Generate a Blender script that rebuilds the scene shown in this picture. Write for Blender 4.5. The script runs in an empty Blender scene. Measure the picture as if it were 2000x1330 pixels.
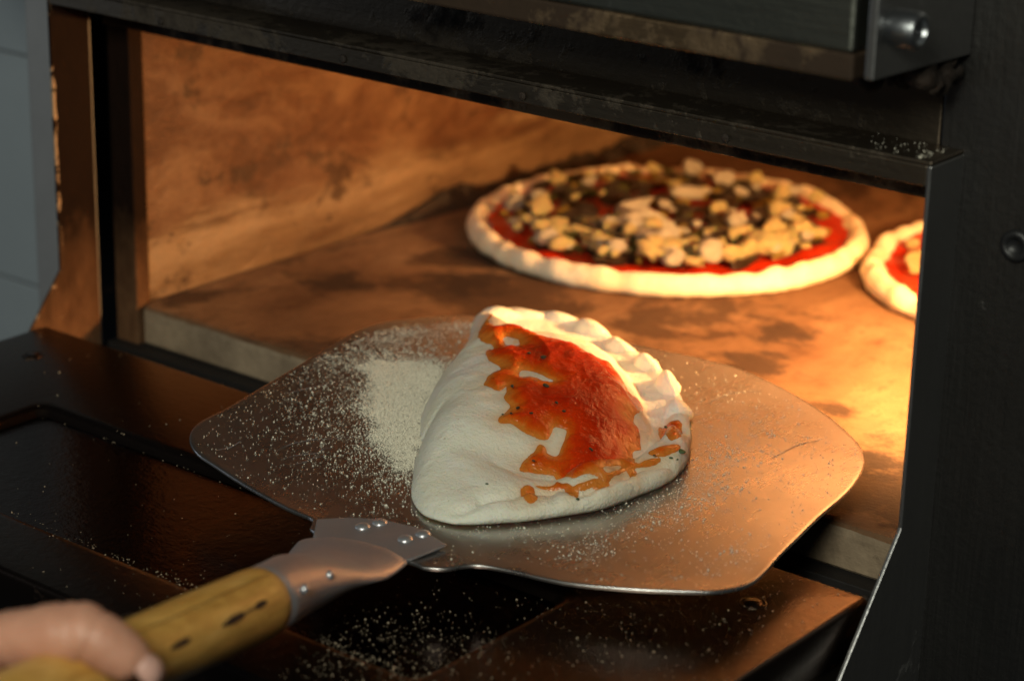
import bpy, bmesh, math, random
import numpy as np
from mathutils import Vector, Matrix, noise as mn
random.seed(7); rng = np.random.default_rng(7)
S = 0.205          # metres per working unit; everything below is laid out in working units and scaled at the end
SC = bpy.context.scene
COL = SC.collection

# ------------------------------------------------------------------ camera
cd = bpy.data.cameras.new('camera'); cam = bpy.data.objects.new('camera', cd); COL.objects.link(cam)
Fw = Vector((-0.58504925, 0.74015293, -0.33149814)); Rt = Vector((0.77984586, 0.62563377, 0.02056251)); Up = Vector((-0.22261583, 0.24648737, 0.94323177))
M = Matrix((Rt, Up, -Fw)).transposed().to_4x4()
CAM = Vector((6.12636684, -5.1816625, 2.53774399))
M.translation = CAM * S
cam.matrix_world = M
cd.sensor_width = 36; cd.lens = 82.493; cd.clip_start = 0.02; cd.clip_end = 100
cd.dof.use_dof = True; cd.dof.focus_distance = 6.75 * S; cd.dof.aperture_fstop = 5.0; cd.dof.aperture_blades = 7
SC.camera = cam
# ------------------------------------------------------------------ world: a dim kitchen all round
w = bpy.data.worlds.new('World'); SC.world = w; w.use_nodes = True
w.node_tree.nodes['Background'].inputs[0].default_value = (0.72, 0.85, 1.0, 1)
w.node_tree.nodes['Background'].inputs[1].default_value = 0.014
# ------------------------------------------------------------------ lamps
def area(name, loc, target, size, power, color, sy=None):
    l = bpy.data.lights.new(name, 'AREA'); l.size = size * S
    if sy: l.shape = 'RECTANGLE'; l.size_y = sy * S
    l.energy = power; l.color = color
    o = bpy.data.objects.new(name, l); COL.objects.link(o)
    o.location = Vector(loc) * S
    o.rotation_euler = (Vector(target) - Vector(loc)).to_track_quat('-Z', 'Y').to_euler()
    return o
area('kitchen_light', (5.6, -7.4, 5.0), (2.2, 0, 0), 2.2, 20, (1.0, 1.0, 0.84))
area('tile_light', (-3.6, -3.0, 1.0), (-1.6, 1.2, -0.4), 1.0, 0.5, (0.72, 0.85, 1.0))
SC.view_settings.view_transform = 'Standard'; SC.view_settings.look = 'None'
SC.view_settings.exposure = 0; SC.view_settings.gamma = 1
SC.cycles.use_denoising = True
SC.cycles.max_bounces = 8; SC.cycles.diffuse_bounces = 4; SC.cycles.glossy_bounces = 4
SC.cycles.sample_clamp_indirect = 4.0
SC.cycles.caustics_reflective = False

# ================================================================== helpers
def tag(o, label=None, cat=None, group=None, kind=None):
    if label: o['label'] = label
    if cat: o['category'] = cat
    if group: o['group'] = group
    if kind: o['kind'] = kind
    return o
def thing(name, label, cat, loc=(0, 0, 0), group=None):
    o = bpy.data.objects.new(name, None); COL.objects.link(o); o.location = loc
    o.empty_display_size = 0.02
    return tag(o, label, cat, group)
def wloc(o):
    v = Vector((0, 0, 0))
    while o is not None: v += o.location; o = o.parent
    return v
def mkobj(name, me, mat, parent=None, smooth=True):
    """mesh given in world coordinates; stored relative to the parent thing"""
    if parent is not None:
        me.transform(Matrix.Translation(-wloc(parent)))
    if mat is not None: me.materials.append(mat)
    if smooth:
        me.polygons.foreach_set('use_smooth', [True] * len(me.polygons))
    o = bpy.data.objects.new(name, me); COL.objects.link(o); o.parent = parent
    return o
def from_arrays(name, V, Fc, mat, parent=None, smooth=True):
    me = bpy.data.meshes.new(name)
    me.from_pydata([tuple(map(float, p)) for p in V], [], [tuple(map(int, f)) for f in Fc]); me.update()
    return mkobj(name, me, mat, parent, smooth)
def from_bm(name, bm, mat, parent=None, smooth=False, bevel=0, seg=2):
    me = bpy.data.meshes.new(name); bmesh.ops.recalc_face_normals(bm, faces=bm.faces[:]); bm.to_mesh(me); bm.free()
    o = mkobj(name, me, mat, parent, smooth)
    if bevel:
        m = o.modifiers.new('bevel', 'BEVEL'); m.width = bevel * S; m.segments = seg; m.limit_method = 'ANGLE'
        m.angle_limit = math.radians(35); m.harden_normals = False
    return o
def bx(bm, x0, x1, y0, y1, z0, z1):
    vs = [bm.verts.new((x, y, z)) for x in (x0, x1) for y in (y0, y1) for z in (z0, z1)]
    for f in ((0, 1, 3, 2), (4, 6, 7, 5), (0, 4, 5, 1), (2, 3, 7, 6), (0, 2, 6, 4), (1, 5, 7, 3)):
        bm.faces.new([vs[i] for i in f])
def box(name, x0, x1, y0, y1, z0, z1, mat, parent, bevel=0.006):
    bm = bmesh.new(); bx(bm, x0, x1, y0, y1, z0, z1); return from_bm(name, bm, mat, parent, bevel=bevel)
def prism(bm, poly, f):
    """poly: 2-d points; f(p, k) -> 3-d for k = 0/1"""
    a = [bm.verts.new(f(p, 0)) for p in poly]; b = [bm.verts.new(f(p, 1)) for p in poly]
    bm.faces.new(a); bm.faces.new(b[::-1])
    n = len(poly)
    for i in range(n): bm.faces.new((a[i], a[(i + 1) % n], b[(i + 1) % n], b[i]))
def lathe(bm, c, ax, prof, n=32, cap=True):
    """prof: (distance along ax, radius)"""
    c = Vector(c); ax = Vector(ax).normalized(); u = ax.orthogonal().normalized(); v = ax.cross(u)
    rings = []
    for h, r in prof:
        rings.append([bm.verts.new(c + ax * h + (u * math.cos(2 * math.pi * i / n) + v * math.sin(2 * math.pi * i / n)) * r) for i in range(n)])
    for a, b in zip(rings, rings[1:]):
        for i in range(n): bm.faces.new((a[i], a[(i + 1) % n], b[(i + 1) % n], b[i]))
    if cap: bm.faces.new(rings[0][::-1]); bm.faces.new(rings[-1])
def _hash(i, j, s): 
    n = np.sin(i * 127.1 + j * 311.7 + s * 74.7) * 43758.5453
    return n - np.floor(n)
def vnoise(x, y, s=0):
    xi, yi = np.floor(x), np.floor(y); xf, yf = x - xi, y - yi
    u = xf * xf * (3 - 2 * xf); v = yf * yf * (3 - 2 * yf)
    return (_hash(xi, yi, s) * (1 - u) + _hash(xi + 1, yi, s) * u) * (1 - v) + (_hash(xi, yi + 1, s) * (1 - u) + _hash(xi + 1, yi + 1, s) * u) * v
def fbm(x, y, s=0, o=4):
    t = 0; a = .5
    for k in range(o): t = t + a * (vnoise(x, y, s + k) * 2 - 1); x = x * 2.03 + 3.1; y = y * 2.03 + 1.7; a *= .5
    return t
def sstep(a, b, x):
    t = np.clip((x - a) / (b - a), 0, 1); return t * t * (3 - 2 * t)

# ================================================================== materials
class Mat:
    def __init__(s, name):
        s.m = bpy.data.materials.new(name); s.m.use_nodes = True; s.t = s.m.node_tree; s.n = s.t.nodes; s.l = s.t.links
        s.p = s.n['Principled BSDF']; s.tc = s.n.new('ShaderNodeTexCoord')
    def inp(s, sock, val):
        if isinstance(val, bpy.types.NodeSocket): s.l.new(val, sock)
        elif isinstance(val, (tuple, list)) and len(val) == 3 and sock.type == 'RGBA': sock.default_value = (*val, 1)
        else: sock.default_value = val
    def set(s, **k):
        for a, b in k.items(): s.inp(s.p.inputs[a.replace('_', ' ')], b)
        return s
    def co(s, sc=(1, 1, 1), loc=(0, 0, 0), rot=(0, 0, 0)):
        mp = s.n.new('ShaderNodeMapping'); s.l.new(s.tc.outputs['Object'], mp.inputs[0])
        mp.inputs['Scale'].default_value = [c / S for c in sc]; mp.inputs['Location'].default_value = loc; mp.inputs['Rotation'].default_value = rot
        return mp.outputs[0]
    def noise(s, scale, co=None, detail=5, rough=.6, dist=0, out=0):
        n = s.n.new('ShaderNodeTexNoise'); s.l.new(co or s.co(), n.inputs['Vector']); n.inputs['Scale'].default_value = scale
        n.inputs['Detail'].default_value = detail; n.inputs['Roughness'].default_value = rough; n.inputs['Distortion'].default_value = dist
        return n.outputs[out]
    def vor(s, scale, co=None, feat='F1'):
        n = s.n.new('ShaderNodeTexVoronoi'); n.feature = feat; s.l.new(co or s.co(), n.inputs['Vector']); n.inputs['Scale'].default_value = scale
        return n.outputs['Distance']
    def ramp(s, fac, stops):
        r = s.n.new('ShaderNodeValToRGB'); s.l.new(fac, r.inputs[0]); e = r.color_ramp.elements
        while len(e) < len(stops): e.new(.5)
        for el, (p, c) in zip(e, stops):
            el.position = p; el.color = (*c, 1) if isinstance(c, (tuple, list)) else (c, c, c, 1)
        return r.outputs[0]
    def mix(s, fac, a, b, mode='MIX'):
        n = s.n.new('ShaderNodeMix'); n.data_type = 'RGBA'; n.blend_type = mode
        s.inp(n.inputs['Factor'], fac); s.inp(n.inputs['A'] if False else n.inputs[6], a if not isinstance(a, float) else (a, a, a)); s.inp(n.inputs[7], b if not isinstance(b, float) else (b, b, b))
        return n.outputs[2]
    def math(s, op, a, b=0.0, c=None):
        n = s.n.new('ShaderNodeMath'); n.operation = op; s.inp(n.inputs[0], a); s.inp(n.inputs[1], b)
        if c is not None: s.inp(n.inputs[2], c)
        return n.outputs[0]
    def bump(s, h, dist, strength=1.0, prev=None):
        b = s.n.new('ShaderNodeBump'); s.l.new(h, b.inputs['Height']); b.inputs['Distance'].default_value = dist * S; b.inputs['Strength'].default_value = strength
        if prev is not None: s.l.new(prev, b.inputs['Normal'])
        return b.outputs[0]
    def attr(s, name):
        a = s.n.new('ShaderNodeAttribute'); a.attribute_name = name; return a.outputs['Fac']
    def sep(s, co, i):
        a = s.n.new('ShaderNodeSeparateXYZ'); s.l.new(co, a.inputs[0]); return a.outputs[i]

def steel(name, col=(.42, .41, .39), rough=.33, soot=.45, sootcol=(.018, .012, .009), brush=(2, 2, 60), sootscale=1.6, metal=1.0, zburn=0, bb=.5):
    m = Mat(name)
    br = m.noise(3.0, m.co(brush), 4, .7)
    big = m.noise(sootscale, None, 7, .68, .4)
    fine = m.noise(14, None, 4, .7)
    f = m.math('ADD', big, m.math('MULTIPLY', m.math('SUBTRACT', fine, .5), .35))
    if zburn: f = m.math('ADD', f, m.math('MULTIPLY', m.math('SUBTRACT', m.sep(m.co(), 2), 1.55), zburn))
    lo = .5 + (.5 - soot) * .5
    mask = m.ramp(f, [(max(0, lo - .07), 0.0), (min(1, lo + .07), 1.0)])      # 1 = burnt-on grease
    c = m.mix(mask, m.mix(m.noise(2.3), tuple(x * .75 for x in col), col), m.mix(fine, sootcol, tuple(x * 2.2 for x in sootcol)))
    m.set(Base_Color=c, Metallic=m.math('MULTIPLY', m.math('SUBTRACT', 1.0, mask), metal),
          Roughness=m.math('ADD', m.math('MULTIPLY', br, .32 * bb), m.ramp(mask, [(0, rough - .08), (1, .68)])), Specular_IOR_Level=.25)
    b = m.bump(br, .0012, bb); b = m.bump(mask, .006, .5, b); b = m.bump(m.noise(40, None, 3), .003, .4, b)
    m.set(Normal=b)
    return m.m
M_face = steel('dark_brushed_steel', (.13, .125, .12), .42, .04, (.014, .012, .011), (60, 60, 1.5), 1.3)
M_hood = steel('greasy_steel', (.15, .12, .09), .46, .30, (.012, .009, .007), (1.5, 30, 30), 1.4)
M_flange = steel('steel_edge', (.34, .34, .34), .38, .16, (.02, .014, .01), (40, 40, 1.5), 1.8, metal=.93)
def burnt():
    m = Mat('burnt_flange_lit_foot'); co = m.co(); n = m.noise(5, m.co((2, 2, 1)), 7, .7); n2 = m.noise(16, m.co((1.5, 1.5, .6)), 5, .7)
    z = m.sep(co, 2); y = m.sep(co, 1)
    low_glow = m.ramp(m.math('ADD', m.math('SUBTRACT', 2.05, z), m.math('MULTIPLY', m.math('SUBTRACT', n, .5), .5)), [(.36, 0.0), (.85, 1.0)])  # soot above; lamp light on the lower flare is put into the colour
    c = m.mix(n2, (.006, .0035, .0025), (.016, .008, .005)); c = m.mix(low_glow, c, m.mix(n2, (.05, .018, .008), (.22, .12, .06)))
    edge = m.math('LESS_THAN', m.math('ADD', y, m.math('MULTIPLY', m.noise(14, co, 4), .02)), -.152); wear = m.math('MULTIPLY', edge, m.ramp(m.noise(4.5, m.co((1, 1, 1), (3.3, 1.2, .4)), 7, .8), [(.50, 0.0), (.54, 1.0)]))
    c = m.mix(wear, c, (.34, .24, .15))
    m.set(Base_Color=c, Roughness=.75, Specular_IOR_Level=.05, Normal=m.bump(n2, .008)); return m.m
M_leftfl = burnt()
M_bar = steel('olive_steel', (.25, .26, .225), .40, .22, (.02, .013, .008), (1.2, 40, 40), 1.0)
M_barlow = steel('browned_steel', (.25, .17, .10), .5, .6, (.02, .012, .007), (1.2, 40, 40), 2.0)
M_pin = steel('turned_steel', (.36, .38, .40), .36, .20, (.02, .015, .01), (2, 40, 40), 4)
M_door = steel('door_steel', (.10, .068, .052), .38, .10, (.020, .010, .007), (4, 14, 14), 1.0, bb=.15)
M_doorin = steel('door_panel_steel', (.07, .042, .034), .27, .10, (.016, .008, .006), (4, 14, 14), 1.0, bb=.12)

def soot_mat():
    m = Mat('burnt_crust'); n = m.noise(9, None, 6, .7)
    m.set(Base_Color=m.ramp(n, [(.3, (.006, .005, .004)), (.75, (.04, .022, .012))]), Roughness=.75, Normal=m.bump(n, .03)); return m.m
M_soot = soot_mat()

W_, P_ = 3.375, .174
def stone_mat(name='baked_stone', top=True):
    m = Mat(name)
    a = m.noise(2.2, m.co((1, .6, 1)), 8, .62, .3); b = m.noise(9, None, 6, .7); c = m.noise(1.3, m.co((1, .7, 1), (4.1, 2.2, 0)), 5, .6, .8)
    base = m.ramp(a, [(.3, (.070, .032, .014)), (.5, (.155, .082, .038)), (.7, (.28, .17, .09))])
    base = m.mix(m.ramp(b, [(.35, .55), (.6, 0.0)]), base, (.16, .085, .045))
    c = m.math('ADD', c, m.math('MULTIPLY', m.math('SUBTRACT', b, .5), .25))
    spots = m.ramp(c, [(.545, 0.0), (.60, 1.0)])
    base = m.mix(m.math('MULTIPLY', spots, .85), base, m.mix(b, (.022, .011, .007), (.07, .035, .017)))
    for (sx, sy, sr) in ((2.10, 1.21, .17), (2.02, 1.58, .15), (.45, .93, .16), (.85, 1.25, .20), (.62, 1.55, .16), (2.88, .72, .13), (2.55, 1.02, .09), (1.45, .75, .15)):
        vm = m.n.new('ShaderNodeVectorMath'); vm.operation = 'DISTANCE'; m.l.new(m.co((1, 1, 0)), vm.inputs[0]); vm.inputs[1].default_value = (sx - W_ / 2, sy - P_, 0)
        dd = m.math('ADD', vm.outputs['Value'], m.math('MULTIPLY', m.math('SUBTRACT', m.noise(7, m.co((1, 1.6, 1), (sx, sy, 0)), 7, .75), .5), sr * 3.2))
        base = m.mix(m.ramp(dd, [(sr * .45, .82), (sr * 1.0, 0.0)]), base, (.022, .012, .008))
    sp = m.ramp(m.noise(22, m.co((1, .5, 1)), 5, .7), [(.55, 0.0), (.66, 1.0)])
    base = m.mix(m.math('MULTIPLY', sp, .6), base, (.09, .045, .02))
    m.set(Base_Color=base, Roughness=.85, Specular_IOR_Level=.25)
    m.set(Normal=m.bump(m.noise(60, None, 5, .7), .006, .6, m.bump(a, .012, .5)))
    return m.m
M_stone = stone_mat()
def stone_side():
    m = Mat('stone_edge'); a = m.noise(5, None, 8, .7); b = m.noise(30, None, 4)
    base = m.ramp(a, [(.3, (.17, .12, .075)), (.7, (.36, .27, .175))])
    base = m.mix(m.ramp(b, [(.62, 0.0), (.75, .7)]), base, (.07, .05, .03))
    m.set(Base_Color=base, Roughness=.9, Normal=m.bump(b, .006)); return m.m
M_stoneside = stone_side()
def wall_mat():
    m = Mat('scorched_wall')
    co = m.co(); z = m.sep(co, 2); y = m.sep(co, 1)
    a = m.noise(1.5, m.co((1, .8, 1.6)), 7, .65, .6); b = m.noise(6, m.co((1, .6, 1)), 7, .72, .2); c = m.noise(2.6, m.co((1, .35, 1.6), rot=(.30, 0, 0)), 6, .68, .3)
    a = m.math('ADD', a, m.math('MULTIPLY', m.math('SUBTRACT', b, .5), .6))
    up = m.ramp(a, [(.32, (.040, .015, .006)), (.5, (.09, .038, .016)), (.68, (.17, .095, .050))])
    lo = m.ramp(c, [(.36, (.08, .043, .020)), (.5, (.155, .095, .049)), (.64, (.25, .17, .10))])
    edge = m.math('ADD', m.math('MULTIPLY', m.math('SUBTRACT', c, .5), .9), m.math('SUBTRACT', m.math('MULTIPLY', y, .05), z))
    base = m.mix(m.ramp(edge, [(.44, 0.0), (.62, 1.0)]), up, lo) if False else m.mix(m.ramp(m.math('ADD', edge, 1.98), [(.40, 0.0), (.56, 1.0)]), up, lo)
    sp = m.noise(5.5, m.co((1, .7, 1), (0, 7.1, 2)), 6, .72)
    base = m.mix(m.ramp(sp, [(.555, 0.0), (.63, .85)]), base, (.040, .018, .008))
    m.set(Base_Color=base, Roughness=.6, Specular_IOR_Level=.35, Normal=m.bump(b, .02, .7, m.bump(a, .05, .4)))
    return m.m
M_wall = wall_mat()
def plain(name, col, rough=.6, bumpd=.004, sc=30, var=.3, metal=0.0, **k):
    m = Mat(name); n = m.noise(sc, None, 4)
    m.set(Base_Color=m.mix(n, tuple(c * (1 - var) for c in col), tuple(min(1, c * (1 + var)) for c in col)), Roughness=rough, Metallic=metal, Normal=m.bump(n, bumpd))
    m.set(**k); return m.m
M_black = plain('black_rubber', (.012, .012, .013), .45)
M_dark = plain('dark_gap_metal', (.008, .006, .005), .7)
M_ceiling = plain('chamber_ceiling', (.68, .56, .50), .5, .02, 3)

def blade_mat():
    m = Mat('peel_aluminium')
    big = m.noise(1.7, None, 5, .6, .5); sm = m.noise(9, None, 5, .6)
    scr = m.noise(6, m.co((40, 2, 2), rot=(0, 0, .9)), 3, .7); scr2 = m.noise(6, m.co((2, 34, 2), rot=(0, 0, .35)), 3, .7)
    col = m.mix(m.ramp(big, [(.35, 0.0), (.65, 1.0)]), (.60, .585, .57), (.72, .70, .68))
    m.set(Base_Color=col, Metallic=.97, Roughness=m.math('ADD', m.math('MULTIPLY', scr, .10), m.ramp(sm, [(.3, .20), (.7, .28)])))
    b = m.bump(scr, .0005, .35); b = m.bump(scr2, .0004, .35, b); b = m.bump(big, .02, .12, b)
    m.set(Normal=b); return m.m
M_blade = blade_mat()
M_scratch = plain('scratched_aluminium', (.34, .33, .34), .55, .0005, 40, .3, .3)
M_enamel = plain('grey_enamel', (.20, .205, .22), .5, .002, 6, .15)
M_rivet = plain('rivet_aluminium', (.72, .72, .75), .32, .001, 20, .1, .8)
M_black2 = plain('soot_black', (.006, .005, .004), .8)
def socket_mat():
    m = Mat('socket_aluminium'); big = m.noise(5, None, 5, .6, .5); scr = m.noise(6, m.co((30, 3, 3)), 3, .7)
    m.set(Base_Color=m.mix(big, (.44, .43, .45), (.58, .57, .60)), Metallic=.78, Roughness=m.math('ADD', m.math('MULTIPLY', scr, .14), .38), Normal=m.bump(big, .010, .5, m.bump(scr, .001, .5)))
    return m.m
M_socket = socket_mat()
def wood_mat():
    m = Mat('handle_wood'); co = m.co((9, 1.1, 9), rot=(.1, 0, .22))
    g = m.noise(3, co, 6, .6, 1.0); g2 = m.noise(12, co, 4, .7)
    c = m.ramp(g, [(.3, (.46, .23, .045)), (.55, (.64, .36, .085)), (.75, (.74, .46, .14))])
    c = m.mix(m.ramp(g2, [(.62, 0.0), (.8, .45)]), c, (.22, .09, .02))
    m.set(Base_Color=c, Roughness=.38, Coat_Weight=.25, Coat_Roughness=.25, Normal=m.bump(g2, .003)); return m.m
M_wood = wood_mat()
M_burn = plain('burnt_crack', (.03, .012, .006), .8)
M_grain = plain('semolina', (.88, .83, .68), .75, .0, 5, .08)
M_grain_d = plain('toasted_semolina', (.5, .40, .28), .75, .0, 5, .3)

def dough_mat():
    m = Mat('raw_dough'); a = m.noise(3, None, 5, .6); f = m.noise(110, None, 3, .7); sp = m.noise(45, None, 2, .5)
    c = m.mix(m.ramp(a, [(.35, 0.0), (.65, 1.0)]), (.82, .78, .62), (.87, .85, .73))
    c = m.mix(m.ramp(sp, [(.735, 0.0), (.76, .55)]), c, (.40, .33, .20))
    c = m.mix(m.math('MULTIPLY', m.attr('stain'), .8), c, (.80, .42, .14))
    flour = m.ramp(m.math('ADD', m.noise(2.2, m.co(loc=(3, 1, 5)), 4), m.math('MULTIPLY', f, .25)), [(.58, 0.0), (.72, 1.0)])
    c = m.mix(flour, c, (.86, .82, .74))
    m.set(Base_Color=c, Roughness=m.ramp(flour, [(0, .55), (1, .85)]), Specular_IOR_Level=.35, Subsurface_Weight=.35, Subsurface_Radius=(1.0, .6, .35), Subsurface_Scale=.012 * S / .2)
    m.set(Normal=m.bump(f, .005, .9, m.bump(m.noise(9, None, 6, .65), .022, .6))); return m.m
M_dough = dough_mat()
def sauce_mat():
    m = Mat('tomato_sauce'); t = m.attr('thick'); a = m.noise(7, None, 6, .65, .6); b = m.noise(32, None, 4, .6)
    tt = m.math('ADD', t, m.math('MULTIPLY', m.math('SUBTRACT', a, .5), .9))
    c = m.ramp(tt, [(.03, (.64, .20, .028)), (.18, (.62, .10, .006)), (.38, (.60, .034, .002)), (.85, (.38, .012, .001))])
    m.set(Base_Color=c, Roughness=m.ramp(b, [(.3, .10), (.7, .22)]), Specular_IOR_Level=.5, Subsurface_Weight=.25, Subsurface_Radius=(1, .25, .08), Subsurface_Scale=.010, Coat_Weight=.0)
    m.set(Normal=m.bump(b, .009, .7, m.bump(a, .030, .6))); return m.m
M_sauce = sauce_mat()
M_sauce2 = plain('pizza_sauce', (.50, .028, .004), .3, .02, 9, .4)
M_herb = plain('dried_herb', (.035, .032, .014), .6, .01, 30, .5)
M_leaf = plain('green_herb', (.06, .10, .035), .6, .01, 30, .4)
def pdough():
    m = Mat('pizza_dough'); a = m.noise(5, None, 5); 
    m.set(Base_Color=m.ramp(a, [(.3, (.78, .62, .40)), (.62, (.88, .79, .60)), (.80, (.55, .34, .15))]), Roughness=.7, Subsurface_Weight=.2, Subsurface_Radius=(1, .6, .3), Subsurface_Scale=.01, Normal=m.bump(a, .02)); return m.m
M_pdough = pdough()
M_cheese = plain('melting_cheese', (.84, .68, .33), .35, .02, 12, .12, Subsurface_Weight=.2, Subsurface_Scale=.01)
M_white = plain('white_cheese', (.92, .86, .72), .4, .02, 12, .06)
M_veg = plain('golden_vegetable', (.46, .32, .05), .4, .02, 12, .35)
M_veg2 = plain('dark_mushroom', (.055, .03, .014), .35, .02, 12, .5)
M_veg3 = plain('olive_green_vegetable', (.12, .12, .025), .4, .02, 12, .4)
def skin_mat():
    m = Mat('skin'); a = m.noise(10, None, 5); b = m.noise(90, None, 3)
    m.set(Base_Color=m.mix(a, (.44, .20, .125), (.62, .34, .235)), Roughness=.48, Subsurface_Weight=.25, Subsurface_Radius=(1, .35, .2), Subsurface_Scale=.012, Normal=m.bump(b, .003, .6, m.bump(a, .008, .4))); return m.m
M_skin = skin_mat()
M_nail = plain('fingernail', (.56, .33, .27), .28, .001, 10, .05)
M_tile = plain('glazed_tile', (.30, .34, .37), .35, .004, 3, .06)
M_grout = plain('grout', (.16, .17, .18), .9, .01, 40, .2)
M_bulb = Mat('lamp_glass'); M_bulb.set(Base_Color=(.9, .8, .6), Emission_Color=(1.0, .62, .25), Emission_Strength=60.0); M_bulb = M_bulb.m

# ================================================================== the oven
W, P, H, XL, ZS, YS = 3.375, .174, 1.0, .106, -.168, .26
YB, ZC = 4.3, .95
oven = thing('pizza_oven', 'stainless steel deck pizza oven with lowered door and glowing stone-floored chamber', 'oven', (W / 2, P, -1.5))
# --- front skin behind the projecting frame
def facebox(x0, x1, z0, z1, name, mat=M_face, y0=P, bev=.006):
    return box(name, x0, x1, y0, y0 + .02, z0, z1, mat, oven, bev)
facebox(-.10, 3.300, H - .01, 2.6, 'front_panel', M_hood)
facebox(3.304, 5.2, -1.5, 2.6, 'front_panel', M_face, P - .004)
facebox(-.335, -.012, -1.5, 2.6, 'front_panel', M_enamel, P - .003)
facebox(-.012, 3.300, -1.5, -.36, 'front_panel', M_face)
box('side_panel', -.335, -.315, P + .0201, 4.6, -1.5, 2.6, M_face, oven)
# --- projecting frame: two side plates that flare at the bottom and the hood
prof = [(P - .001, 1.0), (0, 1.0), (0, 0.0), (-.44, -.56), (-.44, -.9), (P - .001, -.9)]
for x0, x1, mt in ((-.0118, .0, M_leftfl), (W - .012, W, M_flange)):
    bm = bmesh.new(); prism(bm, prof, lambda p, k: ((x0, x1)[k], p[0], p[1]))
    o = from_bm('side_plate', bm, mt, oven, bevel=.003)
box('hood_top', -.0118, W - .0001, .0, P - .002, 1.0005, 1.0125, M_hood, oven, .004)
box('hood_lip', .0003, W - .0123, .0, .012, .945, 1.0, M_hood, oven, .003)
# inner lintel over the chamber mouth
box('lintel', .0005, W - .0125, .235, .27, .842, 1.02, M_barlow, oven, .004)
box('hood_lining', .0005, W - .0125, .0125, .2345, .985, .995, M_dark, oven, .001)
# notches and rivet heads on the lip
for x in (.55, 1.35, 2.05, 2.75):
    bm = bmesh.new(); lathe(bm, (x, -.0005, .965), (0, -1, 0), [(0, .014), (.005, .012), (.007, .006)], 14); from_bm('lip_rivet', bm, M_soot, oven, True)
# --- chamber
def gridplane(nx, ny, f):
    V = [f(i / nx, j / ny) for j in range(ny + 1) for i in range(nx + 1)]
    Fc = [(j * (nx + 1) + i, j * (nx + 1) + i + 1, (j + 1) * (nx + 1) + i + 1, (j + 1) * (nx + 1) + i) for j in range(ny) for i in range(nx)]
    return V, Fc
def wallpt(u, v):
    y = YS + .05 + u * (YB - YS - .05); z = ZS - .002 + v * (ZC - ZS + .08)
    return (XL + .02 * float(fbm(np.float64(y * 1.3), np.float64(z * 1.6), 3)) * min(1, v * 5), y, z)
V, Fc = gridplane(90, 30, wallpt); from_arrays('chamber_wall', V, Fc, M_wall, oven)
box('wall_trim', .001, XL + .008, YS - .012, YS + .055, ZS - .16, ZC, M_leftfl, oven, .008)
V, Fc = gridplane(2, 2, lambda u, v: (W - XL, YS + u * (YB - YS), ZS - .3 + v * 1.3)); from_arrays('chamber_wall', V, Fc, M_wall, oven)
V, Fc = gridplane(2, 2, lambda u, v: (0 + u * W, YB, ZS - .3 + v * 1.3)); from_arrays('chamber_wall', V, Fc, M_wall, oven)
V, Fc = gridplane(40, 40, lambda u, v: (0 + u * W, YS + .012 + v * (YB - YS - .012), ZC)); from_arrays('chamber_ceiling', V, Fc, M_ceiling, oven)
box('dark_reflection_panel', XL + .03, W - XL - .01, YS + .02, 1.30, ZC - .035, ZC - .012, M_dark, oven, .004)  # added unseen panel, darkens what the blade's left half mirrors
# burnt crust heaped along the foot of the left wall
Vc, Fq = [], []
n = 160
for i in range(n + 1):
    y = 1.45 + i / n * 2.6; k = sstep(1.45, 2.0, y) 
    h = k * (.055 + .05 * float(fbm(np.float64(y * 4.0), np.float64(.3), 8)) + .03 * float(fbm(np.float64(y * 17), np.float64(.3), 9))) + .002
    d = .03 + .05 * k + .02 * float(fbm(np.float64(y * 6), np.float64(2.3), 5))
    for a, b in ((.0, 1.0), (.35, .9), (.7, .5), (1.0, .0)):
        Vc.append((XL + .004 + a * d + .012 * b, y, ZS + .001 + b * h))
for i in range(n):
    for j in range(3): a = i * 4 + j; Fq.append((a, a + 1, a + 5, a + 4))
from_arrays('burnt_crust', Vc, Fq, M_soot, oven)
# --- deck stone: top sheet a little uneven, chipped front edge
def slab():
    nx, ny = 170, 8
    bm = bmesh.new(); x0, x1 = XL + .012, W - XL - .01
    rows = []
    for i in range(nx + 1):
        x = x0 + (x1 - x0) * i / nx
        c = .012 + .010 * max(0, float(fbm(np.float64(x * 9), np.float64(0.), 4))) + .028 * max(0, float(fbm(np.float64(x * 3.1), np.float64(5.), 6)) - .22)
        ed = 0.035 if i in (0, nx) else 0
        y0 = YS + ed
        rows.append([bm.verts.new(p) for p in ((x, YB, ZS), (x, y0 + c * 2.4, ZS), (x, y0 + c * .9, ZS - c * .25), (x, y0 + c * .2, ZS - c), (x, y0, ZS - .035), (x, y0 + .002, ZS - .135), (x, y0 + .012, ZS - .145), (x, YB, ZS - .145))])
    for a, b in zip(rows, rows[1:]):
        for j in range(7):
            f = bm.faces.new((a[j], b[j], b[j + 1], a[j + 1])); f.material_index = 1 if j >= 3 else 0
    bm.faces.new(rows[0]); bm.faces.new(rows[-1][::-1])
    for f in bm.faces[-2:]: f.material_index = 1
    o = from_bm('deck_stone', bm, M_stone, oven, False); o.data.materials.append(M_stoneside); return o
slab()
# ledge and dark channel under the stone
box('deck_support', .002, W - .014, .20, .60, -.345, -.3145, M_dark, oven, .003)
box('deck_support', .002, W - .014, -.04, .19, -.36, -.335, M_barlow, oven, .01)
bm = bmesh.new()
for i in range(150):                                           # crumbs burnt into the channel
    x = random.uniform(.05, 3.25); r = random.uniform(.005, .016)
    bmesh.ops.create_icosphere(bm, subdivisions=1, radius=r, matrix=Matrix.Translation((x, random.uniform(.06, .235), -.333 if x else 0)) @ Matrix.Diagonal((1.3, 1, .7, 1)))
o = from_bm('crumbs', bm, M_soot, oven, True); o['kind'] = 'stuff'
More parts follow.
